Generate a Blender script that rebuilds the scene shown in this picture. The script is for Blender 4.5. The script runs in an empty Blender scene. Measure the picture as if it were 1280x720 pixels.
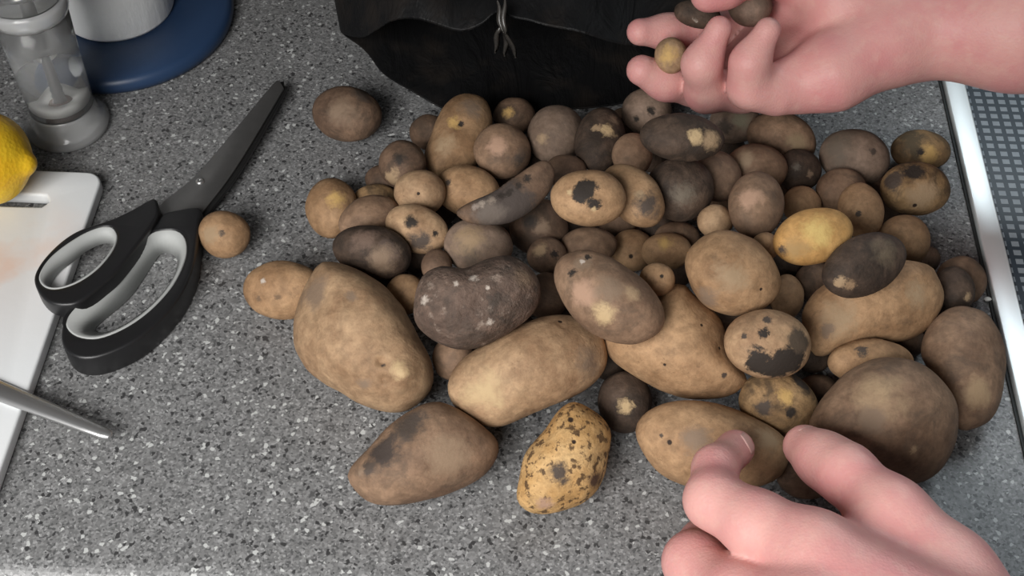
import bpy, bmesh, math, random
import numpy as np
from mathutils import Vector, Matrix
from mathutils.bvhtree import BVHTree

# ---------------------------------------------------------------- camera
FPX = 1680.0                       # focal length in pixels of the 1280x720 frame
PITCH = math.radians(50); YAW = math.radians(3.0)
CH = 0.66 * math.sin(PITCH)        # camera height above the worktop (worktop top is z = 0)
scene = bpy.context.scene
col = scene.collection
cd = bpy.data.cameras.new('camera'); cam = bpy.data.objects.new('camera', cd); col.objects.link(cam)
cd.sensor_width = 36.0; cd.lens = FPX / 1280 * 36.0; cd.clip_start = 0.02
cam.location = (0, 0, CH); cam.rotation_euler = (math.pi/2 - PITCH, 0, YAW)
scene.camera = cam
CF = np.array([-math.sin(YAW)*math.cos(PITCH), math.cos(YAW)*math.cos(PITCH), -math.sin(PITCH)])
CR = np.array([math.cos(YAW), math.sin(YAW), 0.0])
CU = np.cross(CR, CF)
CC = np.array([0.0, 0.0, CH])

# ---------------------------------------------------------------- world and light
w = bpy.data.worlds.new('world'); scene.world = w; w.use_nodes = True
w.node_tree.nodes['Background'].inputs[0].default_value = (0.93, 0.96, 1.0, 1)
w.node_tree.nodes['Background'].inputs[1].default_value = 0.07
def area(name, loc, target, size, size_y, power, color):
    l = bpy.data.lights.new(name, 'AREA'); l.shape = 'RECTANGLE'; l.size = size; l.size_y = size_y
    l.energy = power; l.color = color
    o = bpy.data.objects.new(name, l); col.objects.link(o); o.location = loc
    o.rotation_euler = (Vector(target) - Vector(loc)).to_track_quat('-Z', 'Y').to_euler()
    return o
fl = area('front_window_light', (-0.33, -0.33, 0.57), (-0.08, 0.10, 0.0), 0.62, 0.48, 4.5, (1.0, 0.985, 0.965))
fl.data.spread = math.radians(95)
bl_ = area('added_window_light', (0.62, 0.862, 0.46), (0.72, 0.30, 0.0), 0.72, 0.64, 4.6, (0.84, 0.94, 1.0))  # cool light on the right and hob frame, from an added unseen window
bl_.data.spread = math.radians(105)
vs = scene.view_settings
vs.view_transform = 'Standard'; vs.look = 'None'; vs.exposure = 0.0; vs.gamma = 1.0; vs.use_curve_mapping = False

# ---------------------------------------------------------------- helpers
def qdir(x, y):
    return CF + (x-640)/FPX*CR + (360-y)/FPX*CU
def at(x, y, z=0.0):
    d = qdir(x, y); return CC + (z-CH)/d[2]*d
def at_depth(x, y, t):
    return CC + t*qdir(x, y)
def tag(o, label, cat, group=None):
    o['label'] = label; o['category'] = cat
    if group: o['group'] = group
    return o
def empty(name, loc, label, cat, group=None):
    o = bpy.data.objects.new(name, None); o.empty_display_size = 0.02
    col.objects.link(o); o.location = Vector([float(c) for c in loc]); o['label'] = label; o['category'] = cat
    if group: o['group'] = group
    return o
def mesh_obj(name, verts, faces, mat, parent=None, smooth=True, origin=None):
    """verts in world coordinates; the object's origin is `origin` (or the parent's location)."""
    v = np.array(verts, float)
    base = np.array(origin if origin is not None else (parent_world(parent) if parent else (0, 0, 0)), float)
    me = bpy.data.meshes.new(name)
    me.from_pydata((v - base).tolist(), [], [tuple(int(i) for i in f) for f in faces])
    me.update()
    if smooth: me.polygons.foreach_set('use_smooth', [True]*len(me.polygons))
    o = bpy.data.objects.new(name, me); col.objects.link(o)
    if mat: me.materials.append(mat)
    if parent:
        o.parent = parent; o.location = Vector((base - parent_world(parent)).tolist())
    else: o.location = Vector(base.tolist())
    return o
def parent_world(p):
    l = np.zeros(3)
    while p is not None:
        l = l + np.array(p.location); p = p.parent
    return l
def fix_normals(o):
    bm = bmesh.new(); bm.from_mesh(o.data); bmesh.ops.recalc_face_normals(bm, faces=bm.faces); bm.to_mesh(o.data); bm.free()
def bevel(o, width, seg=3, angle=40):
    m = o.modifiers.new('bevel', 'BEVEL'); m.width = width; m.segments = seg; m.limit_method = 'ANGLE'; m.angle_limit = math.radians(angle)
def prism(name, poly, z0, z1, mat, parent=None, bev=0, origin=None, seg=3):
    """poly: list of world xy; z0, z1 numbers or lists."""
    n = len(poly)
    a = z0 if hasattr(z0, '__len__') else [z0]*n
    b = z1 if hasattr(z1, '__len__') else [z1]*n
    vs_ = [(p[0], p[1], a[i]) for i, p in enumerate(poly)] + [(p[0], p[1], b[i]) for i, p in enumerate(poly)]
    fs = [list(range(n))[::-1], list(range(n, 2*n))] + [[i, (i+1) % n, n+(i+1) % n, n+i] for i in range(n)]
    o = mesh_obj(name, vs_, fs, mat, parent, smooth=bool(bev), origin=origin)
    fix_normals(o)
    if bev: bevel(o, bev, seg)
    return o
def box(name, x0, x1, y0, y1, z0, z1, mat, parent=None, bev=0, origin=None):
    return prism(name, [(x0, y0), (x1, y0), (x1, y1), (x0, y1)], z0, z1, mat, parent, bev, origin)
def lathe(name, prof, center, mat, parent=None, n=64, origin=None, closed=True):
    """prof: list of (r, z) ; ring solid around vertical axis at center."""
    cx, cy, cz = center; vs_ = []; fs = []
    m = len(prof)
    for r, z in prof:
        for k in range(n):
            a = 2*math.pi*k/n; vs_.append((cx+r*math.cos(a), cy+r*math.sin(a), cz+z))
    rng = range(m) if closed else range(m-1)
    for i in rng:
        j = (i+1) % m
        for k in range(n):
            l = (k+1) % n
            fs.append([i*n+k, i*n+l, j*n+l, j*n+k])
    o = mesh_obj(name, vs_, fs, mat, parent, origin=origin)
    bm = bmesh.new(); bm.from_mesh(o.data)
    bmesh.ops.remove_doubles(bm, verts=bm.verts, dist=1e-6)
    bmesh.ops.recalc_face_normals(bm, faces=bm.faces); bm.to_mesh(o.data); bm.free()
    return o
def smooth_loop(pts, n=80, it=1):
    """closed Catmull-Rom through pts, resampled."""
    P = np.array(pts, float); m = len(P); out = []
    for i in range(m):
        p0, p1, p2, p3 = P[i-1], P[i], P[(i+1) % m], P[(i+2) % m]
        for k in range(8):
            t = k/8
            out.append(0.5*((2*p1)+(-p0+p2)*t+(2*p0-5*p1+4*p2-p3)*t*t+(-p0+3*p1-3*p2+p3)*t**3))
    out = np.array(out)
    seg = np.linalg.norm(np.roll(out, -1, 0)-out, axis=1); s = np.concatenate([[0], np.cumsum(seg)])
    q = np.linspace(0, s[-1], n, endpoint=False)
    ext = np.vstack([out, out[:1]])
    return np.stack([np.interp(q, s, ext[:, c]) for c in range(ext.shape[1])], 1)

# --- value noise on points (for shapes)
def vnoise(P, seed, freq):
    rs = np.random.RandomState(seed)
    out = np.zeros(len(P))
    for _ in range(7):
        d = rs.normal(size=3); d /= np.linalg.norm(d)
        out += np.sin(P @ d * freq * rs.uniform(0.6, 1.5) + rs.uniform(0, 6.28))
    return out / 3.0

# ---------------------------------------------------------------- material helpers
class NT:
    def __init__(s, name):
        s.m = bpy.data.materials.new(name); s.m.use_nodes = True; s.t = s.m.node_tree
        s.b = s.t.nodes['Principled BSDF']
    def n(s, kind, **kw):
        nd = s.t.nodes.new(kind)
        for k, v in kw.items():
            if k.startswith('_'): setattr(nd, k[1:], v)
            else:
                nd.inputs[int(k[1:]) if k[0] == 'i' and k[1:].isdigit() else k.replace('__', ' ')].default_value = v
        return nd
    def l(s, a, b): s.t.links.new(a, b)
    def noise(s, vec, scale, detail=3, rough=0.55, dist=0.0):
        nd = s.n('ShaderNodeTexNoise'); nd.inputs['Scale'].default_value = scale; nd.inputs['Detail'].default_value = detail
        nd.inputs['Roughness'].default_value = rough; nd.inputs['Distortion'].default_value = dist
        if vec is not None: s.l(vec, nd.inputs['Vector'])
        return nd.outputs['Fac']
    def ramp(s, fac, stops, interp='LINEAR'):
        nd = s.n('ShaderNodeValToRGB'); nd.color_ramp.interpolation = interp
        e = nd.color_ramp.elements
        while len(e) < len(stops): e.new(0.5)
        for x, (p, c) in zip(e, stops):
            x.position = p; x.color = (c, c, c, 1) if not hasattr(c, '__len__') else tuple(c)+(1,)
        s.l(fac, nd.inputs[0]); return nd.outputs['Color']
    def mix(s, fac, a, b, mode='MIX'):
        nd = s.n('ShaderNodeMix', _data_type='RGBA', _blend_type=mode)
        for sock, v in ((nd.inputs[0], fac), (nd.inputs[6], a), (nd.inputs[7], b)):
            if isinstance(v, bpy.types.NodeSocket): s.l(v, sock)
            elif hasattr(v, '__len__'): sock.default_value = tuple(v)+(1,)
            else: sock.default_value = v
        return nd.outputs[2]
    def math(s, op, a, b=0.0, c=None, clamp=False):
        nd = s.n('ShaderNodeMath', _operation=op, _use_clamp=clamp)
        for i, v in enumerate((a, b) if c is None else (a, b, c)):
            if isinstance(v, bpy.types.NodeSocket): s.l(v, nd.inputs[i])
            else: nd.inputs[i].default_value = v
        return nd.outputs[0]
    def obj(s, off=None):
        tc = s.n('ShaderNodeTexCoord'); v = tc.outputs['Object']
        if off is not None:
            a = s.n('ShaderNodeVectorMath', _operation='ADD'); s.l(v, a.inputs[0]); a.inputs[1].default_value = off; v = a.outputs[0]
        return v
    def bump(s, h, strength, dist):
        nd = s.n('ShaderNodeBump'); nd.inputs['Strength'].default_value = strength; nd.inputs['Distance'].default_value = dist
        s.l(h, nd.inputs['Height']); s.l(nd.outputs[0], s.b.inputs['Normal'])
    def set(s, **kw):
        for k, v in kw.items():
            k = k.replace('_', ' ')
            sock = s.b.inputs[k]
            if isinstance(v, bpy.types.NodeSocket): s.l(v, sock)
            elif hasattr(v, '__len__'): sock.default_value = tuple(v)+(1,)
            else: sock.default_value = v
        return s.m
def plain(name, color, rough=0.5, metal=0.0, spec=0.5, noise=0.0, nscale=60, bump=0.0):
    t = NT(name); v = t.obj()
    if noise:
        f = t.noise(v, nscale, 4)
        c = t.mix(f, tuple(x*(1-noise) for x in color), tuple(min(1, x*(1+noise)) for x in color))
    else: c = color
    t.set(Base_Color=c, Roughness=rough, Metallic=metal, Specular_IOR_Level=spec)
    if bump: t.bump(t.noise(v, nscale*6, 3), bump, 0.001)
    return t.m

# ---------------------------------------------------------------- setting: wall, floor, worktop
def mat_worktop():
    t = NT('speckled_laminate'); v = t.obj()
    warp = t.n('ShaderNodeTexNoise'); warp.inputs['Scale'].default_value = 500; t.l(v, warp.inputs['Vector'])
    mx = t.n('ShaderNodeVectorMath', _operation='MULTIPLY_ADD'); t.l(warp.outputs['Color'], mx.inputs[0]); mx.inputs[1].default_value = (0.0014,)*3; t.l(v, mx.inputs[2])
    def vor(scale):
        nd = t.n('ShaderNodeTexVoronoi'); nd.inputs['Scale'].default_value = scale; t.l(mx.outputs[0], nd.inputs['Vector'])
        sp = t.n('ShaderNodeSeparateColor'); t.l(nd.outputs['Color'], sp.inputs[0]); return sp.outputs
    a = vor(1050); b = vor(640)
    base = t.ramp(a[0], [(0.0, (.085, .086, .088)), (.14, (.145, .146, .147)), (.38, (.185, .186, .187)), (.66, (.235, .236, .237)), (.90, (.32, .321, .322))], 'CONSTANT')
    wf = t.ramp(b[0], [(0.0, 1.0), (.030, 0.0)], 'CONSTANT')
    df = t.ramp(b[1], [(0.0, 1.0), (.045, 0.0)], 'CONSTANT')
    c = t.mix(wf, base, (.52, .53, .52)); c = t.mix(df, c, (.035, .035, .037))
    big = t.noise(v, 9, 3)
    c = t.mix(t.math('MULTIPLY', big, 0.15), c, (.20, .195, .185))
    t.set(Base_Color=c, Roughness=0.42, Specular_IOR_Level=0.42)
    t.bump(t.noise(v, 900, 2), 0.08, 0.0004)
    return t.m
FRONT = 0.266; BACK = 0.875
prof = [(BACK, 0.0), (FRONT, 0.0)] + [(FRONT-0.013*math.sin(a), -0.013+0.013*math.cos(a)) for a in np.linspace(0.12, math.pi/2, 9)] + [(FRONT-0.013, -0.038), (BACK, -0.038)]
n = len(prof)
wv = [(x, y, z) for x in (-1.3, 1.3) for y, z in prof]
wfc = [[i, (i+1) % n, n+(i+1) % n, n+i] for i in range(n)] + [list(range(n)), list(range(2*n-1, n-1, -1))]
worktop = mesh_obj('worktop', wv, wfc, mat_worktop(), smooth=False, origin=(0, 0.57, -0.038)); fix_normals(worktop)
tag(worktop, 'grey speckled laminate kitchen worktop with rounded front edge under everything', 'worktop')
wall = box('wall_back', -1.3, 1.3, BACK, BACK+0.1, -0.9, 1.5, plain('wall_tile', (.16, .15, .14), .7, noise=.05, nscale=8))
wall['kind'] = 'structure'
wf_m = plain('window_frame_white', (.8, .8, .78), .4)
for k, (x0, x1, z0, z1) in enumerate(((0.22, 0.26, 0.10, 0.82), (0.98, 1.02, 0.10, 0.82), (0.22, 1.02, 0.09, 0.13), (0.22, 1.02, 0.79, 0.83))):
    o = box('added_window' if k == 0 else 'added_window_rail', x0, x1, BACK-0.02, BACK+0.001, z0, z1, wf_m, bpy.data.objects.get('added_window') if k else None, bev=0.002)  # frame of the unseen window added around the cool back light
    if k == 0: o['kind'] = 'structure'
floor = box('floor', -1.3, 1.3, -1.2, BACK+0.1, -0.95, -0.9, plain('floor_lino', (.30, .22, .16), .5, noise=.15, nscale=12))
floor['kind'] = 'structure'
cab = empty('base_cabinet', (0, 0.6, -0.9), 'brown wooden kitchen base cabinet carrying the grey worktop', 'cabinet')
cabm = plain('cabinet_wood', (.16, .095, .055), .5, noise=.04)
box('body', -1.3, 1.3, 0.31, BACK, -0.9, -0.038, cabm, cab)
for k in range(4):
    d = box('door', -1.297+0.65*k, -0.653+0.65*k, 0.29, 0.3105, -0.80, -0.07, cabm, cab, bev=0.003)
    box('handle', -0.80+0.65*k, -0.68+0.65*k, 0.27, 0.2905, -0.13, -0.115, plain('handle_steel', (.6, .6, .6), .3, 1.0), d, bev=0.003)

wc = empty('added_cupboard', (-0.5, 0.70, 0.50), 'unseen brown wall cupboard added to shade the back of the worktop', 'cupboard')  # out of view, added to block light from the back left
box('body', -1.3, 0.218, 0.575, BACK, 0.50, 1.15, cabm, wc)
for k in range(3):
    d = box('door', -1.297+0.506*k, -0.797+0.506*k, 0.556, 0.5755, 0.502, 1.148, cabm, wc, bev=0.003)
    box('handle', -0.93+0.506*k, -0.83+0.506*k, 0.535, 0.5565, 0.53, 0.543, plain('handle_steel', (.6, .6, .6), .3, 1.0), d, bev=0.003)

# ---------------------------------------------------------------- hob with metal frame
def mat_hob():
    t = NT('dotted_glass'); v = t.obj()
    s = t.n('ShaderNodeSeparateXYZ'); t.l(v, s.inputs[0])
    def cell(o, off, pitch, half):
        x = t.math('DIVIDE', t.math('SUBTRACT', o, off), pitch)
        d = t.math('ABSOLUTE', t.math('SUBTRACT', t.math('FRACT', x), 0.5))
        return t.math('SUBTRACT', 1.0, t.math('SMOOTHSTEP' if False else 'GREATER_THAN', d, half))
    m = t.math('MULTIPLY', cell(s.outputs[0], 0.229-0.0031, 0.0062, 0.30), cell(s.outputs[1], 0.582-0.003, 0.0059, 0.29))
    nz = t.noise(v, 300, 2)
    c = t.mix(m, (.038, .052, .066), t.mix(nz, (.19, .225, .255), (.30, .335, .36)))
    t.set(Base_Color=c, Roughness=0.35, Specular_IOR_Level=0.35); return t.m
hob = empty('hob', (0.50, 0.56, 0.0), 'dark dotted glass hob with bright metal frame set in the worktop', 'hob')
HX0, HX1, HY0, HY1 = 0.2115, 0.79, 0.318, 0.828
steel = NT('brushed_frame'); steel.set(Base_Color=(.88, .92, .92), Roughness=0.38, Metallic=0.6, Specular_IOR_Level=0.8); steel = steel.m
dark_edge = plain('black_edge', (.012, .014, .014), .6)
fw = 0.0115
box('glass_panel', HX0+0.004, HX1-0.004, HY0+0.004, HY1-0.004, 0.0, 0.0022, mat_hob(), hob, origin=(0, 0, 0))
box('frame_strip', HX0, HX0+fw, HY0, HY1, 0.0, 0.0042, steel, hob, bev=0.0008)
box('frame_strip', HX1-fw, HX1, HY0, HY1, 0.0, 0.0042, steel, hob, bev=0.0008)
box('frame_strip', HX0+fw, HX1-fw, HY0, HY0+fw, 0.0, 0.0042, steel, hob, bev=0.0008)
box('frame_strip', HX0+fw, HX1-fw, HY1-fw, HY1, 0.0, 0.0042, steel, hob, bev=0.0008)
g = 0.0016
prism('edge_strip', [(HX0-g, HY0-g), (HX1+g, HY0-g), (HX1+g, HY1+g), (HX0-g, HY1+g)], 0.0, 0.0012, dark_edge, hob)  # thin black strip edging the frame

# ---------------------------------------------------------------- cutting board
def curve_solid(name, loops, z0, z1, bev, mat, parent=None, origin=None, tilt=None):
    """flat shape with holes (loops of world xy), extruded between z0 and z1, rounded edges."""
    ox, oy = (origin[0], origin[1]) if origin is not None else parent_world(parent)[:2]
    cu = bpy.data.curves.new(name+'_curve', 'CURVE'); cu.dimensions = '2D'; cu.fill_mode = 'BOTH'
    cu.extrude = max(1e-5, (z1-z0)/2-bev); cu.bevel_depth = bev; cu.bevel_resolution = 3; cu.offset = -bev
    for lp in loops:
        sp = cu.splines.new('POLY'); sp.points.add(len(lp)-1); sp.use_cyclic_u = True
        for p, q in zip(sp.points, lp): p.co = (q[0]-ox, q[1]-oy, 0, 1)
    tmp = bpy.data.objects.new(name+'_tmp', cu); col.objects.link(tmp)
    dg = bpy.context.evaluated_depsgraph_get()
    me = bpy.data.meshes.new_from_object(tmp.evaluated_get(dg))
    bpy.data.objects.remove(tmp); bpy.data.curves.remove(cu)
    zb = 0 if origin is None else origin[2]
    pz = parent_world(parent)[2] if parent else zb
    for v in me.vertices:
        v.co.z += (z0+z1)/2 - pz
        if tilt: v.co.z += tilt(v.co.x+ox, v.co.y+oy)
    me.name = name; me.materials.clear(); me.materials.append(mat)
    bm = bmesh.new(); bm.from_mesh(me); bmesh.ops.remove_doubles(bm, verts=bm.verts, dist=2e-6)
    bmesh.ops.recalc_face_normals(bm, faces=bm.faces); bm.to_mesh(me); bm.free()
    me.polygons.foreach_set('use_smooth', [True]*len(me.polygons))
    o = bpy.data.objects.new(name, me); col.objects.link(o)
    me.set_sharp_from_angle(angle=math.radians(50))
    if parent: o.parent = parent
    elif origin is not None: o.location = origin
    return o
def rrect(x0, x1, y0, y1, r, k=6):
    out = []
    for cx, cy, a0 in ((x1-r, y1-r, 0), (x0+r, y1-r, 90), (x0+r, y0+r, 180), (x1-r, y0+r, 270)):
        for i in range(k+1):
            a = math.radians(a0+90*i/k); out.append((cx+r*math.cos(a), cy+r*math.sin(a)))
    return out
def mat_board():
    t = NT('white_plastic_board'); v = t.obj((.3, .1, 0))
    st = t.ramp(t.noise(v, 26, 4), [(.50, 0.0), (.66, 1.0)])
    # carrot-coloured stain near the board's worn left area
    tc = t.n('ShaderNodeTexCoord'); ds = t.n('ShaderNodeVectorMath', _operation='DISTANCE'); t.l(tc.outputs['Object'], ds.inputs[0]); ds.inputs[1].default_value = STAIN
    near = t.ramp(ds.outputs['Value'], [(0.012, 1.0), (0.06, 0.0)])
    c = t.mix(t.math('MULTIPLY', t.math('MULTIPLY_ADD', st, 0.5, 0.10), near), (.78, .80, .81), (.80, .50, .36))
    t.set(Base_Color=c, Roughness=0.4, Specular_IOR_Level=0.4)
    t.bump(t.noise(v, 250, 3), 0.06, 0.001); return t.m
BT = 0.0075
bx1 = -0.2385; by1 = at(100, 214, BT)[1]
borg = (bx1-0.11, by1-0.17, 0.0)
sp_ = at(-8, 350, BT); STAIN = (sp_[0]-borg[0], sp_[1]-borg[1], BT)
s1 = at(62, 250, BT); s2 = at(-60, 243, BT); s3 = at(-60, 258, BT)
sy0, sy1 = at(40, 258, BT)[1], at(40, 243, BT)[1]; sm = (sy0+sy1)/2
slot = [tuple(p) for p in smooth_loop([(s1[0], sm), (s1[0]-.003, sy1-.001), (s1[0]-.010, sy1), (s1[0]-.075, sy1), (s1[0]-.082, sy1-.001), (s1[0]-.085, sm), (s1[0]-.082, sy0+.001), (s1[0]-.075, sy0), (s1[0]-.010, sy0), (s1[0]-.003, sy0+.001)], 60)]
tag(curve_solid('cutting_board', [rrect(bx1-0.30, bx1, 0.272, by1, 0.009), slot], 0.0, BT, 0.0015, mat_board(), origin=borg),
    'white plastic cutting board with an oval grip slot under the lemon and knife', 'cutting board')

# ---------------------------------------------------------------- blue stand with white paper roll
blue = plain('blue_plastic', (.022, .050, .115), .40, noise=.06)
dc = at(150, 17, 0.006); DRAD = 0.066
lathe('paper_roll_stand', [(0.0005, 0), (DRAD-0.004, 0), (DRAD-0.001, 0.0015), (DRAD, 0.005), (DRAD-0.001, 0.009), (DRAD-0.004, 0.0105), (DRAD-0.012, 0.0108), (0.0005, 0.0108)], (dc[0], dc[1], 0), blue, n=96, origin=(dc[0], dc[1], 0))
tag(bpy.data.objects['paper_roll_stand'], 'round blue plastic stand base under the white paper roll', 'stand')
def mat_paper():
    t = NT('white_paper'); v = t.obj()
    t.set(Base_Color=(.93, .94, .93), Roughness=0.9, Specular_IOR_Level=0.1)
    s = t.n('ShaderNodeMapping'); s.inputs['Scale'].default_value = (1, 1, 0.25); t.l(v, s.inputs[0])
    t.bump(t.noise(s.outputs[0], 160, 3), 0.5, 0.0012); return t.m
pr = 0.0325; rv = []; rf = []; N = 80
rl = empty('paper_roll', (dc[0], dc[1], 0.0108), 'white paper towel roll standing on the round blue base', 'paper roll')
lathe('paper_layers', [(0.0145, 0.0), (pr-0.001, 0.0), (pr, 0.002), (pr+0.0006, 0.06), (pr, 0.22), (pr-0.001, 0.222), (0.0145, 0.222)], (dc[0], dc[1], 0.0108), mat_paper(), rl, n=80)
lathe('cardboard_core', [(0.0125, 0.0), (0.0145, 0.0), (0.0145, 0.2225), (0.0125, 0.2225)], (dc[0], dc[1], 0.0108), plain('cardboard', (.45, .33, .2), .8), rl, n=48)

# ---------------------------------------------------------------- clear acrylic pepper mill
def mat_glass(name, rough=0.02, color=(.97, .98, .98)):
    t = NT(name); t.set(Base_Color=color, Roughness=rough, IOR=1.45, Transmission_Weight=1.0, Specular_IOR_Level=0.5); return t.m
def mat_acrylic():
    t = NT('clear_acrylic'); t.set(Base_Color=(.93, .94, .94), Roughness=0.06, IOR=1.22, Transmission_Weight=0.90, Specular_IOR_Level=1.0); return t.m
acr = mat_acrylic()
_t = NT('moulded_acrylic'); _t.set(Base_Color=(.95, .96, .96), Roughness=0.08, IOR=1.35, Transmission_Weight=0.70, Specular_IOR_Level=1.0); acr2 = _t.m
mc = at(84, 152, 0.003); mc = (mc[0], mc[1], 0.0)
mill = empty('spice_mill', mc, 'clear acrylic spice mill with steel spindle behind the lemon', 'spice mill')
lathe('foot', [(0.0145, 0), (0.0215, 0), (0.0225, 0.0015), (0.0225, 0.004), (0.0205, 0.0065), (0.0178, 0.010), (0.0172, 0.014), (0.0165, 0.0165), (0.0152, 0.0165), (0.0150, 0.010)], mc, acr2, mill)
lathe('lower_chamber', [(0.0150, 0.0165), (0.0172, 0.0165), (0.0178, 0.05), (0.0188, 0.078), (0.0172, 0.078), (0.0160, 0.05)], mc, acr, mill)
lathe('collar', [(0.0168, 0.078), (0.0194, 0.078), (0.0203, 0.0815), (0.0203, 0.0845), (0.0194, 0.088), (0.0168, 0.088)], mc, acr2, mill)
lathe('upper_chamber', [(0.0172, 0.088), (0.0190, 0.088), (0.0196, 0.12), (0.0175, 0.15), (0.0158, 0.15), (0.0176, 0.12)], mc, acr, mill)
lathe('cap', [(0.0005, 0.15), (0.0185, 0.15), (0.019, 0.154), (0.017, 0.168), (0.010, 0.176), (0.0005, 0.178)], mc, plain('mill_steel', (.62, .62, .62), .25, 1.0), mill)
lathe('grinder_ring', [(0.0055, 0.019), (0.0132, 0.019), (0.0132, 0.0235), (0.0126, 0.0245), (0.0055, 0.0245)], mc, plain('ceramic_white', (.80, .79, .76), .5), mill)
lathe('grinder_cone', [(0.0005, 0.004), (0.011, 0.004), (0.0052, 0.0250), (0.0005, 0.0250)], mc, plain('mill_brown', (.16, .10, .08), .6), mill)
lathe('spindle', [(0.0005, 0.016), (0.0026, 0.016)] + [(0.0026 + 0.0005*(k % 2), 0.018+0.0014*k) for k in range(48)] + [(0.0022, 0.15), (0.0005, 0.15)], mc, plain('spindle_steel', (.33, .33, .34), .35, 1.0), mill, n=24)
lathe('spring_seat', [(0.0026, 0.094), (0.0095, 0.094), (0.0100, 0.096), (0.0060, 0.104), (0.0026, 0.106)], mc, plain('seat_steel', (.5, .5, .5), .25, 1.0), mill, n=40)

# ---------------------------------------------------------------- scissors
black_pl = plain('black_handle_plastic', (.013, .013, .014), .38, noise=.1)
grey_pl = plain('grey_soft_lining', (.42, .43, .42), .6, noise=.04)
blade_m = NT('blade_steel'); _v = blade_m.obj(); blade_m.set(Base_Color=blade_m.mix(blade_m.noise(_v, 90, 3), (.20, .20, .20), (.30, .295, .29)), Metallic=0.85, Roughness=0.38); blade_m = blade_m.m
blade_d = plain('blade_edge_dark', (.055, .055, .055), .45, 0.8)
def loop_z(pts, z): return [tuple(at(x, y, z)[:2]) for x, y in pts]
so = at(230, 260, 0.0)
sc = empty('scissors', (so[0], so[1], 0.0), 'black-handled kitchen scissors with grey finger linings lying closed', 'scissors')
Z1 = 0.0175
o1 = [(192, 247), (198, 258), (197, 270), (187, 286), (168, 311), (147, 337), (131, 352), (103, 375), (84, 381), (62, 378), (47, 363), (43, 342), (62, 314), (94, 289), (137, 274), (165, 261)]
i1 = [(136, 284), (143, 290), (144, 300), (136, 316), (118, 336), (94, 352), (70, 359), (55, 355), (51, 342), (66, 320), (97, 297), (120, 286)]
o2 = [(203, 267), (219, 262), (250, 259), (249, 275), (247, 296), (241, 334), (225, 369), (200, 400), (166, 428), (122, 446), (92, 445), (77, 428), (78, 404), (90, 382), (125, 345), (162, 312), (190, 285)]
i2 = [(194, 290), (216, 288), (229, 297), (231, 318), (219, 347), (200, 372), (175, 395), (147, 412), (119, 421), (95, 417), (84, 404), (90, 390), (125, 354), (169, 311), (184, 297)]
def shrink(pts, k):
    P = np.array(pts, float); c = P.mean(0); d = P-c; L = np.linalg.norm(d, axis=1, keepdims=True); return c + d*(1-k/L)
h1 = [(62,341),(75,325),(92,316),(109,311),(128,309),(132,316),(125,328),(103,348),(78,359),(65,355)]
h2 = [(194,326),(203,317),(215,318),(222,327),(216,347),(198,372),(174,393),(147,410),(126,416),(119,411),(135,396),(152,382),(169,364)]
for oo, ii, hh_, zb, zt in ((o1, i1, h1, BT, Z1), (o2, i2, h2, 0.0, 0.0145)):
    O = smooth_loop(loop_z(oo, zt), 90); I = smooth_loop(loop_z(ii, zt), 70)
    h = curve_solid('handle', [O, shrink(I, -0.0006)], zb, zt, 0.0016, black_pl, sc)
    # soft lining: funnels inward towards the underside of the hole
    B_ = smooth_loop(loop_z(hh_, zb+.0008), 70) if hh_ is not h1 else shrink(I, .0030)
    area2 = lambda L: sum(L[a-1][0]*L[a][1]-L[a][0]*L[a-1][1] for a in range(len(L)))
    if area2(I)*area2(B_) < 0: B_ = B_[::-1]
    best = min(range(70), key=lambda r_: ((np.roll(B_, -r_, 0)-I)**2).sum()); B_ = np.roll(B_, -best, 0)
    I_o = shrink(I, -0.0008); m_ = 70
    lv = [(p[0], p[1], zt-.0004) for p in I_o] + [(p[0], p[1], zt-.0002) for p in I] + [(p[0], p[1], zb+.0008) for p in B_] + [(p[0], p[1], zb+.0004) for p in I_o]
    lf = [[r_*m_+k, r_*m_+(k+1) % m_, ((r_+1) % 4)*m_+(k+1) % m_, ((r_+1) % 4)*m_+k] for r_ in range(4) for k in range(m_)]
    lo_ = mesh_obj('finger_lining', lv, lf, grey_pl, h); fix_normals(lo_); lo_['label'] = 'grey soft lining of the finger hole'
zb = 0.0095
bl = [(340, 106), (349, 104), (354, 108), (350, 118), (296, 207), (258, 258), (240, 275), (210, 275), (199, 262), (206, 250), (250, 213)]
bl2 = [(345, 108), (355, 108), (356, 116), (301, 212), (263, 262), (246, 280), (225, 272), (262, 232)]
prism('blade', smooth_loop(loop_z(bl[:4]+bl[4:], zb), 60).tolist(), zb-0.0016, zb, blade_m, sc, bev=0.0004, seg=2)
prism('blade', smooth_loop(loop_z(bl2, zb-0.0017), 60).tolist(), zb-0.0040, zb-0.0016, blade_d, sc, bev=0.0004, seg=2)
tip = at(348, 112, 0)
sv = at(250, 227, zb)
lathe('pivot_screw', [(0.0003, -0.004), (0.0022, -0.004), (0.0022, 0.0006), (0.0016, 0.0011), (0.0003, 0.0012)], (sv[0], sv[1], zb), plain('screw_steel', (.62, .62, .62), .3, 0.9), sc, n=24)

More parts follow.
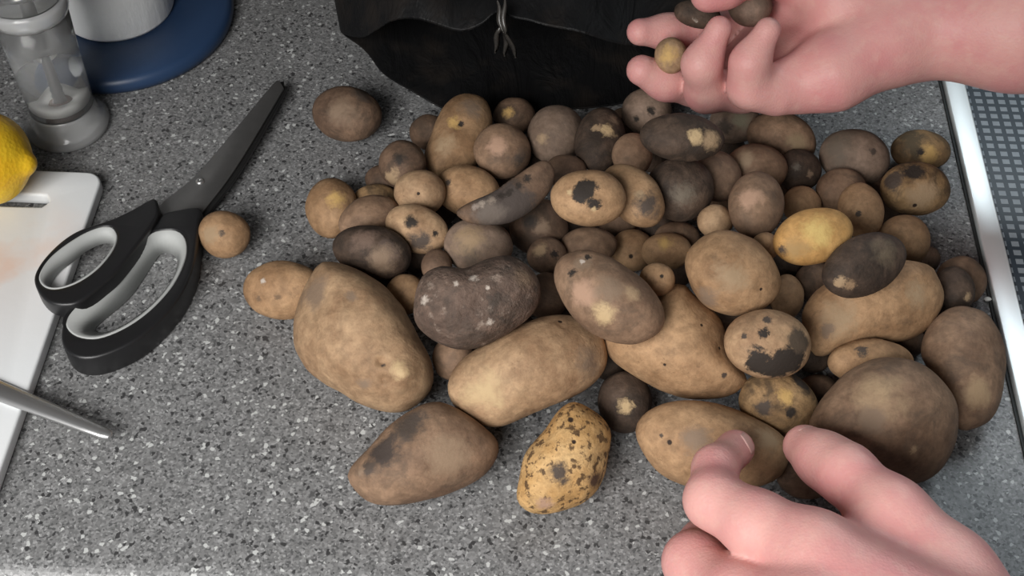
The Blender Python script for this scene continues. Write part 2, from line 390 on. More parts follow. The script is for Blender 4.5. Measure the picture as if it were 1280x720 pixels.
# ---------------------------------------------------------------- table knife on the board
steel2 = plain('knife_steel', (.56, .56, .56), .32, 0.85, noise=.08)
ka = at(139, 544, 0.0095); kb = at(-2, 486, 0.0105)
kd = np.array([kb[0]-ka[0], kb[1]-ka[1]]); kl = np.linalg.norm(kd); kd /= kl; kn = np.array([-kd[1], kd[0]])
kn_ = empty('table_knife', (kb[0], kb[1], BT), 'polished steel table knife jutting over the edge of the cutting board', 'knife')
def strip(name, stations, mat, parent):
    """stations: (distance along from tip, half width, z centre, half thickness); rounded lens section."""
    vs_ = []; fs = []; m = 12
    for s, hw, zc, ht in stations:
        c = np.array(ka[:2]) + kd*s
        for k in range(m):
            a = 2*math.pi*k/m
            p = c + kn*hw*math.cos(a); vs_.append((p[0], p[1], zc+ht*math.sin(a)))
    for i in range(len(stations)-1):
        for k in range(m): fs.append([i*m+k, i*m+(k+1) % m, (i+1)*m+(k+1) % m, (i+1)*m+k])
    fs.append(list(range(m))); fs.append([(len(stations)-1)*m+k for k in range(m)])
    o = mesh_obj(name, vs_, fs, mat, parent); fix_normals(o); return o
zk = BT+0.0014
strip('blade', [(0.0, 0.0008, zk, .0006), (0.0008, 0.0021, zk, .0010), (0.004, 0.0030, zk, .0014), (0.015, 0.0036, zk, .0015), (0.035, 0.0043, zk, .0015), (0.06, 0.0050, zk, .0014), (0.10, 0.0058, zk, .0014), (0.112, 0.0050, zk+.0005, .0018)], steel2, kn_)
strip('handle', [(0.110, 0.0045, zk+.0006, .002), (0.125, 0.005, zk+.0012, .0028), (0.16, 0.006, zk+.0014, .003), (0.20, 0.0072, zk+.0014, .003), (0.208, 0.005, zk+.0014, .002)], steel2, kn_)

# ---------------------------------------------------------------- lemon
def mat_lemon():
    t = NT('lemon_peel'); v = t.obj()
    c = t.mix(t.ramp(t.noise(v, 30, 3), [(.35, 0.0), (.7, 1.0)]), (.78, .42, .012), (.88, .60, .03))
    t.set(Base_Color=c, Roughness=0.42, Specular_IOR_Level=0.45, Subsurface_Weight=0.08, Subsurface_Scale=0.003)
    vo = t.n('ShaderNodeTexVoronoi'); vo.inputs['Scale'].default_value = 520; t.l(v, vo.inputs['Vector'])
    t.bump(vo.outputs['Distance'], 0.35, 0.0006); return t.m
def lemon():
    c = at(-16, 199, BT+0.0235); ax = at(44, 206, BT+0.0235)-c; ax[2] = 0; L = np.linalg.norm(ax); ax /= L
    pr_ = [(-1.02, 0.0), (-1.0, .10), (-.93, .19), (-.84, .32), (-.7, .58), (-.5, .81), (-.25, .95), (0, 1.0), (.25, .96), (.48, .84), (.65, .66), (.78, .44), (.86, .30), (.93, .235), (1.0, .17), (1.04, .08), (1.05, 0.0)]
    side = np.array([-ax[1], ax[0], 0]); up = np.array([0, 0, 1.0]); m = 40; vs_ = []; fs = []
    rr = 0.0237
    for s, r in pr_:
        for k in range(m):
            a = 2*math.pi*k/m; q = 1 + .02*math.sin(3*a+s*2)
            vs_.append(c + ax*s*L*0.97 + (side*math.cos(a)+up*math.sin(a))*max(r, .004)*rr*q)
    for i in range(len(pr_)-1):
        for k in range(m): fs.append([i*m+k, i*m+(k+1) % m, (i+1)*m+(k+1) % m, (i+1)*m+k])
    o = mesh_obj('lemon', vs_, fs, mat_lemon(), origin=(c[0], c[1], BT)); fix_normals(o)
    s = o.modifiers.new('sub', 'SUBSURF'); s.levels = 1; s.render_levels = 1
    tag(o, 'ripe yellow lemon resting on the white cutting board', 'lemon')
lemon()

# ---------------------------------------------------------------- black plastic sack
def sack():
    t = NT('black_sack_plastic'); v = t.obj()
    dirt = t.ramp(t.noise(v, 35, 5), [(.50, 0.0), (.72, 1.0)])
    c = t.mix(t.math('MULTIPLY', dirt, 0.55), (.0075, .0075, .008), (.028, .022, .018))
    t.set(Base_Color=c, Roughness=0.55, Specular_IOR_Level=0.22)
    mp = t.n('ShaderNodeMapping'); mp.inputs['Scale'].default_value = (1.0, .35, .6); t.l(v, mp.inputs[0])
    t.bump(t.noise(mp.outputs[0], 55, 4, .6, 1.2), 0.55, 0.006)
    # rings: u around (0 = left seam on the worktop, going under, right, over the top), v from the mouth backwards
    def P(x, y, z): return at(x, y, z)
    bot = [P(x, y, 0.0015) for x, y in ((425, 52), (470, 88), (540, 128), (640, 140), (760, 136), (850, 120), (930, 80), (975, 45))]
    top = [P(x, y, z) for x, y, z in ((975, 38, .022), (930, 36, .042), (850, 40, .054), (760, 44, .058), (690, 42, .060), (625, 34, .062), (540, 34, .056), (470, 36, .036), (432, 42, .014))]
    mouth = smooth_loop(np.array(bot+top), 120)
    mm = np.arange(120)/120*2*np.pi
    mouth[:, 0] += .0035*np.sin(mm*5+1)+.002*np.sin(mm*11); mouth[:, 1] += .004*np.sin(mm*4+.5)+.002*np.sin(mm*9+2)
    mouth[:, 2] *= 1+.07*np.sin(mm*7+.3)+.04*np.sin(mm*13)
    cen = mouth.mean(0); rings = []
    Y0 = mouth[:, 1]
    K = 26
    for j in range(K):
        s = j/(K-1)
        g_ = mouth.copy()
        back = s*0.24
        wdt = 1 + 0.10*math.sin(min(1, s*1.6)*math.pi*.5)
        hgt = 1 + 0.75*math.sin(min(1, s*1.5)*math.pi*.62)
        if s > 0.75:
            q = (s-0.75)/0.25; f_ = math.sqrt(max(0, 1-q*q))*0.97+0.03; wdt *= f_; hgt *= f_
        g_[:, 0] = cen[0] - 0.006*s + (g_[:, 0]-cen[0])*wdt
        g_[:, 1] = Y0*(1-min(1, s*3)) + (cen[1]+0.0)*min(1, s*3) + back
        g_[:, 2] = np.maximum(0.0012, g_[:, 2]*hgt)
        nz = vnoise(np.stack([g_[:, 0], g_[:, 1]*.5, g_[:, 2]], 1), 5, 95)*.0035 + vnoise(g_, 9, 230)*.0012
        amp = np.clip(g_[:, 2]/0.02, 0, 1)
        g_[:, 2] += nz*amp; g_[:, 1] -= nz*amp*.7*(1 if s > 0 else 1)
        # gathered pleat running over the lip
        px = at(628, 30, .06)[0]
        d = np.exp(-((g_[:, 0]-px)/.006)**2)*amp*(s < .8)
        g_[:, 2] -= d*.006*np.cos((g_[:, 0]-px)*900); g_[:, 1] += d*.003
        rings.append(g_)
    M = 120; vs_ = np.vstack(rings); fs = []
    for j in range(K-1):
        for k in range(M): fs.append([j*M+k, j*M+(k+1) % M, (j+1)*M+(k+1) % M, (j+1)*M+k])
    fs.append([(K-1)*M+k for k in range(M)])
    root = empty('plastic_sack', (cen[0], cen[1]+.1, 0.0), 'open black plastic sack lying on its side behind the potato heap', 'sack')
    o = mesh_obj('sack_body', vs_, fs, t.m, root); fix_normals(o)
    s = o.modifiers.new('solid', 'SOLIDIFY'); s.thickness = 0.0005; s.offset = 0
    s = o.modifiers.new('sub', 'SUBSURF'); s.levels = 1; s.render_levels = 1
    # twisted gather hanging over the lip
    gm = plain('gather_film', (.055, .05, .045), .3, noise=.5, nscale=300)
    gv = []; gf = []
    for q, (x0, y0, x1, y1, zz) in enumerate(((622, 2, 628, 40, .0), (630, 0, 631, 44, .001), (626, 30, 618, 66, -.004), (630, 34, 645, 72, -.005), (632, 34, 632, 70, -.006))):
        for i in range(9):
            s_ = i/8; x = x0+(x1-x0)*s_+1.5*math.sin(s_*7+q); y = y0+(y1-y0)*s_
            z = .074 - .012*(y/40) + zz if y < 40 else .062-.026*((y-40)/35) + zz
            p = at(x, y, z); wd = .0011*(.5+math.sin(s_*math.pi))
            b0 = len(gv)
            gv += [p+np.array([-wd, 0, 0]), p+np.array([0, -.0006, .0014]), p+np.array([wd, 0, 0]), p+np.array([0, .0006, -.0010])]
            if i:
                for k in range(4): gf.append([b0-4+k, b0-4+(k+1) % 4, b0+(k+1) % 4, b0+k])
    o = mesh_obj('gathered_fold', gv, gf, gm, root); fix_normals(o)
sack()

# ---------------------------------------------------------------- potatoes
# skin styles: two skin colours, amount of clinging dry soil, soil colour, speckle amount
STY = {
 'tan':    ((.255, .158, .080), (.42, .280, .150), .35, (.080, .054, .036), .40),
 'pale':   ((.285, .185, .102), (.455, .325, .187), .28, (.11, .072, .046), .35),
 'dusty':  ((.170, .110, .068), (.30, .205, .128), .55, (.090, .064, .046), .35),
 'grey':   ((.170, .125, .088), (.27, .205, .150), .55, (.10, .078, .060), .30),
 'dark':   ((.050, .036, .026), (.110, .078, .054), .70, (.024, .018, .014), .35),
 'mud':    ((.22, .140, .066), (.38, .260, .125), .70, (.042, .030, .022), .60),
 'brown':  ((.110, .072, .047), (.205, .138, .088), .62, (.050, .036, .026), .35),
 'caked':  ((.105, .074, .055), (.185, .135, .102), .75, (.058, .043, .034), .30),
 'yellow': ((.42, .240, .075), (.58, .365, .135), .18, (.12, .072, .036), .35),
 'speck':  ((.44, .275, .105), (.58, .41, .19), .50, (.055, .032, .020), .95),
}
SOIL = (.034, .026, .021); SOILB = (.075, .055, .043); LITE = (.50, .36, .20); YEL = (.54, .345, .13); EYE = (.030, .018, .012); BUFF = (.34, .235, .14); PINK = (.40, .25, .17); DUST = (.225, .155, .105); WHIT = (.48, .41, .35)
def mat_potato(i, style, spots):
    a, b, dirt, dc_, spk = STY[style]
    a, b = [(x[0]*1.03, x[1]*.955, x[2]*.97) for x in (a, b)]
    rs = random.Random(i*7+3)
    t = NT('potato_skin'); off = (rs.uniform(-5, 5), rs.uniform(-5, 5), rs.uniform(-5, 5))
    v = t.obj(off); raw = t.obj()
    k = rs.uniform(.92, 1.08)
    big = t.ramp(t.noise(v, 55, 6, .65), [(.36, 0.0), (.64, 1.0)])
    c = t.mix(big, tuple(x*k for x in a), tuple(x*k for x in b))
    mott = t.ramp(t.noise(v, 230, 6, .7, .4), [(.38, .62), (.62, 1.12)])
    c = t.mix(.6, c, mott, 'MULTIPLY')
    # clinging soil
    d = t.ramp(t.noise(v, 70, 7, .68, .6), [(.70-.35*dirt, 0.0), (.86-.35*dirt, 1.0)])
    c = t.mix(t.math('MULTIPLY', d, .35+.5*dirt), c, dc_)
    # lenticels
    sp = t.ramp(t.noise(v, 620, 3, .6), [(.60, 0.0), (.70, 1.0)])
    patch = t.ramp(t.noise(v, 90, 3), [(.40, 0.0), (.62, 1.0)])
    c = t.mix(t.math('MULTIPLY', t.math('MULTIPLY', sp, patch), spk), c, tuple(x*.35 for x in a))
    if style == 'speck':
        s2 = t.ramp(t.noise(v, 260, 5, .65), [(.535, 0.0), (.60, 1.0)])
        c = t.mix(t.math('MULTIPLY', s2, .85), c, (.055, .030, .017))
    if style == 'caked':
        fl = t.ramp(t.noise(v, 150, 6, .72), [(.57, 0.0), (.68, 1.0)]); c = t.mix(t.math('MULTIPLY', fl, .8), c, (.29, .225, .18))
        fl = t.ramp(t.noise(v, 60, 5, .7), [(.56, 0.0), (.62, 1.0)]); c = t.mix(t.math('MULTIPLY', fl, .7), c, (.055, .042, .034))
    for P, r, cc, soft in spots:
        ds = t.n('ShaderNodeVectorMath', _operation='DISTANCE'); t.l(raw, ds.inputs[0]); ds.inputs[1].default_value = tuple(P)
        q = t.math('DIVIDE', ds.outputs['Value'], r*1.12)
        am = .7 if tuple(cc) == EYE else 2.6
        q = t.math('ADD', q, t.math('MULTIPLY_ADD', t.noise(v, (.75 if r > .003 else 1.2)/r, 6, .72, .3), am, -.5*am))
        so2 = max(.12, soft*.75)
        m = t.math('SUBTRACT', 1.0, t.math('DIVIDE', t.math('SUBTRACT', q, 1-so2), so2, clamp=True), clamp=True)
        c = t.mix(m, c, cc)
    t.set(Base_Color=c, Roughness=.72, Specular_IOR_Level=.28)
    h = t.math('ADD', t.noise(v, 110, 6, .65), t.math('MULTIPLY', t.noise(v, 700, 3), .25))
    t.bump(h, .28 if style not in ('mud', 'speck', 'dark', 'caked') else (.9 if style == 'caked' else .45), .0022)
    return t.m

def ell(cx, cy, a, b, ang=0, taper=0.0):
    r = math.radians(ang); out = []; a *= 1.06; b *= 1.06
    for k in range(40):
        th = 2*math.pi*k/40; x = a*math.cos(th); y = b*math.sin(th)*(1+taper*math.cos(th))
        out.append((cx+x*math.cos(r)-y*math.sin(r), cy+x*math.sin(r)+y*math.cos(r)))
    return out
def pol(*p): return [tuple(q) for q in smooth_loop(p, 48)]
G_HEAP = 'unwashed potatoes tipped out on the worktop'
# label, outline in photo pixels, layer (what lies on what), skin, spots (x, y, radius px, colour, softness)
POT = [
 ('brown dusty potato lying alone between the scissors tip and the black sack', ell(434,143,42,33,8), 0, 'brown', [(425,135,20,DUST,.9),(452,118,14,SOILB,.8)]),
 ('small round buff potato lying alone beside the scissors handle', ell(280,293,31,28,10), 0, 'tan', [(276,292,5,SOILB,.8),(262,295,14,BUFF,.9)]),
 ('round golden-buff potato at the loose edge of the heap above the dark oblong one', ell(414,260,31,36,0), 0, 'tan', [(421,247,13,YEL,1.0)]),
 ('smooth buff potato tucked behind the largest pale potato', ell(354,363,49,34,4), 0, 'tan', [(329,351,4,WHIT,.6),(324,374,5,(.16,.10,.06),.8),(347,372,5,(.17,.105,.06),.8)]),
 ('small brown potato with a muddy eye at the heap edge beneath the solitary brown one', ell(502,205,28,28,0), 0, 'brown', [(500,198,9,SOIL,.8),(490,222,12,BUFF,.7)]),
 ('upright pear-shaped buff potato with a cracked eye against the black sack', pol((587,115),(608,122),(617,147),(613,178),(600,205),(572,218),(546,223),(531,208),(530,190),(538,170),(545,150),(555,132),(570,119)), 0, 'tan', [(567,152,9,YEL,.9),(577,155,4,SOIL,.5),(552,180,16,BUFF,1.0),(590,135,18,DUST,.9)]),
 ('small brown potato with a yellow scuff wedged against the black sack', ell(643,145,25,22,0), 0, 'brown', [(636,140,8,YEL,.9)]),
 ('round pinkish-tan potato leaning under the cracked dark slab', ell(628,189,34,33,0), 0, 'dusty', [(620,184,14,PINK,1.0),(650,200,12,SOILB,.7)]),
 ('round grey potato with a pale scuff beside the dirty upright one', ell(695,168,34,36,20), 0, 'grey', [(678,172,9,BUFF,1.0)]),
 ('dark upright potato with a bare yellow patch near the black sack', ell(750,174,29,39,8), 0, 'dark', [(760,164,10,LITE,.8),(768,150,8,DUST,.8),(745,160,6,BUFF,.6)]),
 ('small smooth buff potato with one black eye behind the two-tone one', ell(525,242,30,28,0), 0, 'pale', [(523,242,2.2,EYE,.4)]),
 ('oval tan potato half covered by the cracked dark slab', ell(585,238,39,30,12), 0, 'tan', [(560,228,5,SOILB,.7)]),
 ('little muddy potato peeping out between brown ones at the heap edge', ell(470,246,25,15,0), 0, 'mud', []),
 ('plain brown potato partly hidden by the dark purplish one', ell(462,273,38,26,-20), 0, 'dusty', []),
 ('two-tone buff potato with a black smear over the dark purplish one', ell(522,286,39,28,25), 0, 'pale', [(515,277,9,SOIL,.7),(525,305,16,SOILB,.8),(545,292,4,SOIL,.5)]),
 ('dark purplish-brown oblong potato above the largest pale potato', ell(466,315,48,32,12), 0, 'dark', [(455,300,18,(.15,.10,.075),.9),(485,312,14,(.12,.085,.07),.9),(480,325,20,DUST,1.0)]),
 ('lumpy soil-smeared potato beneath the cracked dark slab', ell(674,284,35,34,0), 0, 'brown', [(678,284,10,DUST,.8),(660,275,12,SOIL,.8)]),
 ('small brown potato with a black eye in front of the soil-smeared lump', ell(684,320,24,22,0), 0, 'brown', [(675,312,9,BUFF,.9),(694,318,6,SOIL,.6)]),
 ('rounded grey-buff potato behind the soil-caked one', ell(598,308,41,33,0), 0, 'grey', [(585,300,22,BUFF,1.0)]),
 ('small brown potato nestling left of the soil-caked one', ell(546,333,18,21,0), 0, 'brown', []),
 ('yellowish-buff potato mostly hidden behind the largest pale potato', ell(507,368,24,24,0), 0, 'tan', []),
 ('smooth brown potato peeping out below the soil-caked one', ell(566,448,24,26,0), 0, 'dusty', []),
 ('brown potato hidden behind the soil-caked one and the pink-grey one', ell(684,370,26,28,0), 0, 'brown', []),
 ('large lumpy potato caked with dark soil and white flecks', pol((552,333),(530,345),(519,374),(521,405),(545,428),(575,437),(610,430),(650,405),(672,380),(676,355),(664,334),(640,318),(610,322),(580,335)), 1, 'caked', [(592,347,6,WHIT,1.0),(570,354,4,WHIT,1.0),(610,360,3,WHIT,.7),(530,375,7,WHIT,1.0),(612,402,5,WHIT,1.0),(655,345,16,DUST,1.0)]),
 ('largest pale buff potato with a knobbly end and smooth broad face', pol((405,331),(442,337),(474,353),(499,378),(524,419),(542,456),(540,484),(524,503),(496,514),(455,506),(405,481),(377,456),(366,431),(367,406),(374,381),(388,353)), 0, 'pale', [(392,370,26,DUST,.9),(498,462,12,LITE,1.0),(478,456,3,SOILB,.6),(440,372,9,DUST,.9),(455,480,10,DUST,1.0)]),
 ('long pale golden potato lying below the soil-caked one', pol((690,393),(730,400),(753,420),(759,450),(745,475),(715,496),(670,516),(625,535),(590,526),(565,506),(558,482),(572,455),(600,435),(640,412)), 0, 'pale', [(605,490,28,LITE,1.0),(700,402,3,EYE,.5),(735,450,24,DUST,1.0)]),
 ('smooth brown potato with a dark soil band at the front of the heap', pol((550,503),(587,517),(612,536),(625,556),(619,580),(594,604),(550,623),(506,630),(469,628),(447,614),(436,592),(459,562),(491,529),(519,511)), 0, 'dusty', [(480,565,26,(.060,.045,.038),.7),(510,535,26,(.080,.060,.048),.8),(460,585,10,SOILB,.7),(450,590,6,DUST,.8),(560,575,30,(.27,.185,.12),1.0)]),
 ('golden potato speckled with black scabs standing alone at the front', pol((719,501),(747,517),(763,540),(760,570),(753,601),(737,623),(700,640),(666,642),(645,626),(649,595),(659,564),(681,536),(699,511)), 0, 'speck', [(714,525,4,EYE,.5),(717,552,3,EYE,.5),(700,592,14,SOILB,.8),(745,600,16,(.10,.055,.035),.9),(680,630,12,PINK,1.0)]),
 ('small dark potato with a yellow scuff between the golden ones', ell(781,502,32,36,-10), 0, 'dark', [(781,508,11,LITE,.8)]),
 ('smooth large tan potato with pinprick eyes under the pink-grey one', pol((790,380),(847,356),(868,369),(900,398),(914,438),(927,460),(934,477),(913,494),(875,499),(837,492),(794,472),(762,447),(756,415),(768,392)), 0, 'tan', [(877,407,2,EYE,.4),(899,435,2,EYE,.4),(831,456,2,EYE,.4),(905,470,4,SOILB,.6)]),
 ('oblong pink-grey potato with a scabby end on top of the heap', pol((725,312),(755,318),(785,335),(812,358),(829,385),(829,410),(811,425),(785,431),(755,423),(725,405),(703,377),(692,345),(700,322)), 1, 'dusty', [(730,330,14,DUST,.7),(715,340,6,SOIL,.7),(735,322,5,SOIL,.6),(725,365,20,PINK,.9),(755,395,18,LITE,.9),(790,365,12,BUFF,1.0),(765,360,20,DUST,1.0),(728,327,4,WHIT,.7)]),
 ('big round smooth buff potato on top of the heap', pol((890,291),(915,289),(945,300),(967,322),(976,350),(970,373),(948,388),(915,395),(885,385),(865,362),(857,330),(866,307)), 1, 'tan', [(951,362,2.2,EYE,.4),(915,345,24,BUFF,1.0),(885,375,18,DUST,.9)]),
 ('small smooth tan potato standing behind the half-muddy one', ell(984,371,20,27,0), 0, 'tan', []),
 ('half-muddy tan potato with black wet soil on its underside', ell(961,431,52,41,5), 1, 'pale', [(945,452,19,SOIL,.35),(985,455,24,SOIL,.35),(965,462,20,SOIL,.35),(955,417,7,SOIL,.5),(930,420,4,SOILB,.5),(960,400,7,SOILB,.6),(1000,425,18,(.09,.065,.045),.6)]),
 ('yellowish potato smeared with dark mud behind the pressed one', ell(972,506,48,39,15), 0, 'mud', [(982,495,12,YEL,.9),(955,512,13,SOILB,.7),(1005,480,20,SOIL,.7),(990,515,8,SOIL,.7)]),
 ('flattish tan potato wedged under the broad waisted one', ell(1088,452,52,27,0), 0, 'tan', [(1078,438,8,SOILB,.7)]),
 ('very large round dusty potato touched by the thumb', pol((1100,447),(1140,450),(1175,470),(1196,502),(1198,542),(1185,576),(1160,600),(1130,606),(1095,600),(1060,585),(1030,560),(1009,535),(1020,508),(1040,482),(1065,460)), 0, 'dusty', [(1100,490,36,BUFF,1.0),(1090,525,18,DUST,.9),(1143,563,6,BUFF,.8)]),
 ('smooth lobed brown potato at the heap edge next to the hob frame', pol((1197,384),(1230,390),(1250,415),(1258,450),(1253,490),(1240,520),(1215,535),(1197,533),(1180,505),(1160,462),(1151,440),(1156,415),(1172,395)), 0, 'dusty', [(1220,490,22,BUFF,1.0)]),
 ('broad waisted tan potato beneath the dark oval one', pol((1100,325),(1158,331),(1173,350),(1179,370),(1173,391),(1155,414),(1126,427),(1090,427),(1049,438),(1022,444),(1008,420),(1004,390),(1019,366),(1048,345)), 0, 'tan', [(1050,400,26,BUFF,1.0),(1034,412,10,DUST,.7),(1148,368,18,BUFF,1.0)]),
 ('dark brown oval potato with a bare pale end on top of the waisted one', ell(1080,331,52,35,-27), 2, 'dark', [(1050,353,8,BUFF,.7),(1062,356,8,(.26,.17,.10),.7),(1105,315,22,(.12,.09,.06),1.0)]),
 ('bright yellow oval potato near the top of the heap', ell(1016,296,48,33,-16), 1, 'yellow', [(1025,288,24,(.62,.44,.16),1.0),(978,312,8,SOILB,.8),(995,312,18,(.38,.24,.10),1.0)]),
 ('round tan potato behind the waisted one beside bare worktop', ell(1129,301,32,31,0), 0, 'tan', []),
 ('brown potato with the dark one leaning on it next to the hob frame', ell(1202,351,31,29,0), 0, 'dusty', []),
 ('small black-brown potato in front of the brown one next to the hob frame', ell(1194,361,23,28,-25), 0, 'dark', [(1210,372,6,BUFF,.7)]),
 ('brown dome-topped potato behind the tan one with an eye', ell(1052,239,31,27,0), 0, 'dusty', []),
 ('tan potato with a central eye above the bright yellow one', ell(1076,264,27,34,-15), 0, 'tan', [(1072,267,4,SOILB,.6)]),
 ('small round buff potato behind the bright yellow one', ell(1002,256,23,22,0), 0, 'tan', []),
 ('tiny brown potato squeezed next to the small round buff one', ell(1031,253,17,14,0), 0, 'dusty', []),
 ('brownish domed potato behind the upright light-brown one', ell(945,211,37,30,0), 0, 'dusty', [(930,200,16,(.28,.20,.13),1.0)]),
 ('upright light-brown potato with a rosy sheen in the upper heap', ell(945,256,33,40,0), 0, 'dusty', [(940,248,16,PINK,1.0)]),
 ('small near-black glossy potato behind the upright light-brown one', ell(998,213,28,25,10), 0, 'dark', [(1013,217,5,DUST,.7),(995,208,6,(.12,.10,.08),.8)]),
 ('round grey-brown potato with a single eye at the far edge of the heap', ell(1068,196,41,33,10), 0, 'grey', [(1092,189,5,SOILB,.6),(1045,185,26,(.13,.10,.075),1.0)]),
 ('dirty yellow potato sitting against its muddy twin near the hob frame', ell(1150,188,36,24,4), 1, 'mud', [(1162,192,14,YEL,.9),(1140,175,20,(.10,.075,.045),.7),(1150,190,6,SOIL,.7)]),
 ('larger muddy twin below the dirty yellow potato near the hob frame', ell(1143,236,42,32,0), 0, 'mud', [(1155,245,22,BUFF,1.0),(1143,257,3,EYE,.4),(1140,216,14,SOIL,.6),(1115,225,14,SOILB,.7)]),
 ('brown potato under the cupped hand at the far edge of the heap', ell(977,173,42,32,15), 0, 'dusty', [(1000,178,16,(.28,.20,.12),1.0)]),
 ('grey-green potato directly below the curled fingers', ell(919,153,30,25,-10), 0, 'grey', [(928,150,14,(.24,.215,.15),1.0),(905,158,10,SOILB,.8)]),
 ('round grey-brown potato with two dark eyes under the fingertips', ell(808,140,30,28,0), 0, 'grey', [(814,139,6,SOIL,.7),(795,148,4,SOIL,.6)]),
 ('dark potato with a rubbed yellow end in the far part of the heap', ell(853,172,50,28,5), 1, 'dark', [(872,170,11,LITE,.9),(890,176,14,BUFF,.8)]),
 ('large round blackish potato in the shadowed middle of the heap', ell(849,237,41,38,0), 0, 'dark', [(858,243,18,(.15,.12,.09),.9)]),
 ('plain dull brown potato between the dark upright and the blackish ones', ell(790,193,24,26,0), 0, 'dusty', []),
 ('buff potato with a large black smear on its face in the middle of the heap', ell(736,248,45,34,5), 1, 'tan', [(733,240,15,SOIL,.4),(722,242,9,SOIL,.5),(741,255,9,SOIL,.5),(742,262,4,LITE,.7),(712,240,4,LITE,.7)]),
 ('tan potato half hidden behind the black-smeared buff one', ell(792,244,44,30,45), 0, 'tan', [(800,243,8,BUFF,.9),(810,258,18,SOILB,.8)]),
 ('brownish potato behind the pink-grey one', ell(736,307,34,22,0), 0, 'dusty', []),
 ('small brown potato with a black eye behind the yellow-topped one', ell(791,313,27,25,0), 0, 'tan', [(789,320,3,EYE,.5)]),
 ('brown potato behind the yellow-topped small one', ell(846,297,27,19,0), 0, 'dusty', []),
 ('small yellow-topped oval potato in the middle of the heap', ell(833,314,30,22,0), 0, 'tan', [(831,305,12,YEL,1.0)]),
 ('tiny buff potato with one dark eye on the smooth large tan one', ell(822,349,21,20,15), 1, 'tan', [(827,345,2.6,SOIL,.5)]),
 ('tiny round pale potato behind the big round smooth one', ell(894,277,21,20,0), 0, 'pale', []),
 ('small tan potato squeezed behind the big round smooth one', ell(957,308,17,17,0), 0, 'tan', []),
 ('dull brown potato in shade left of the upright light-brown one', ell(897,220,28,30,0), 0, 'brown', []),
 ('dull grey-brown potato behind the cracked dark slab', ell(707,214,26,20,0), 0, 'brown', []),
 ('brown potato in shade under the dark oval one', ell(1020,352,26,24,0), 0, 'brown', []),
 ('smooth oval tan potato pressed by the index finger', pol((800,550),(803,526),(827,507),(866,500),(909,507),(948,524),(979,546),(986,570),(974,597),(940,612),(895,615),(856,608),(823,589)), 0, 'tan', [(837,553,3.6,EYE,.5),(826,545,3,SOILB,.7),(870,545,20,DUST,1.0),(960,550,20,BUFF,1.0)]),
 ('flat cracked dark brown potato piece lying across the upper heap', pol((569,264),(588,252),(613,241),(640,224),(664,207),(682,200),(693,214),(688,238),(667,261),(636,279),(594,281),(574,273)), 1, 'brown', [(640,262,40,(.075,.058,.050),.7),(612,266,22,(.15,.12,.10),.9),(594,258,5,(.30,.24,.20),1.0),(603,254,6,(.33,.27,.22),1.0),(614,250,6,(.25,.2,.16),1.0),(626,245,6,SOIL,.8),(637,240,6,SOIL,.8),(648,232,6,SOIL,.8),(659,223,6,SOIL,.8)]),
 ('brown potato lying in the shade between thumb and index finger', ell(1005,598,34,24,15), 0, 'brown', []),
]
def pid(key): return [k for k, p in enumerate(POT) if p[0].startswith(key)][0]
# knobs and dents: x, y, radius, height in photo pixels
BUMPS = {pid('largest pale buff'): [(505,468,17,13),(477,452,6,-8),(481,474,6,-7),(440,375,14,-4),(400,365,20,-5)],
         pid('large lumpy potato caked'): [(570,352,16,5),(560,400,18,4),(640,345,16,4),(600,375,14,-4)],
         pid('very large round'): [(1090,522,22,-5),(1140,562,8,3)], pid('big round smooth buff'): [(925,340,14,-3)],
         pid('smooth brown potato with a dark soil band'): [(480,560,20,-6),(520,530,20,-4),(452,592,8,3)], pid('broad waisted'): [(1055,380,24,-5)],
         pid('upright pear-shaped'): [(577,158,9,-4),(545,170,10,-3)], pid('larger muddy twin'): [(1140,216,12,-6),(1120,250,12,3)],
         pid('oblong pink-grey'): [(725,330,12,-4),(745,345,10,2)]}
HEAP = [(430,285),(480,230),(540,160),(600,140),(700,150),(800,135),(930,160),(1010,190),(1090,215),(1150,260),(1150,330),(1200,400),(1150,470),(1010,520),(940,500),(880,480),(790,470),(760,490),(560,440),(500,380),(450,330)]
def inside(p, poly):
    x, y = p; c = False; j = len(poly)-1
    for i in range(len(poly)):
        xi, yi = poly[i][:2]; xj, yj = poly[j][:2]
        if (yi > y) != (yj > y) and x < (xj-xi)*(y-yi)/(yj-yi)+xi: c = not c
        j = i
    return c
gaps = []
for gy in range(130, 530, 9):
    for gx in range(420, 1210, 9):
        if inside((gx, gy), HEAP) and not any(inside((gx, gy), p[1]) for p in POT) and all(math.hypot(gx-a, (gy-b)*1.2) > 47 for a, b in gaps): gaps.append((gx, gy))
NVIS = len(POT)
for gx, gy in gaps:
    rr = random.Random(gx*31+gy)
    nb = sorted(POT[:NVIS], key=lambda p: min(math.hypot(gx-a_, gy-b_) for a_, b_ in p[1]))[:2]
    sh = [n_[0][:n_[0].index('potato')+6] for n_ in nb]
    lb = 'dull shadow-dark potato hidden between the %s and the %s' % tuple(sh)
    if len(lb.replace('-', ' ').split()) > 16: lb = 'dull shadow-dark potato nearly hidden under the %s' % sh[0]
    POT.append((lb, ell(gx, gy, rr.uniform(23, 27), rr.uniform(19, 22), rr.uniform(-30, 30)), 0, rr.choice(['brown', 'dark', 'dark']), []))  # mostly dark skins: the shade in the heap's gaps is put into their colour
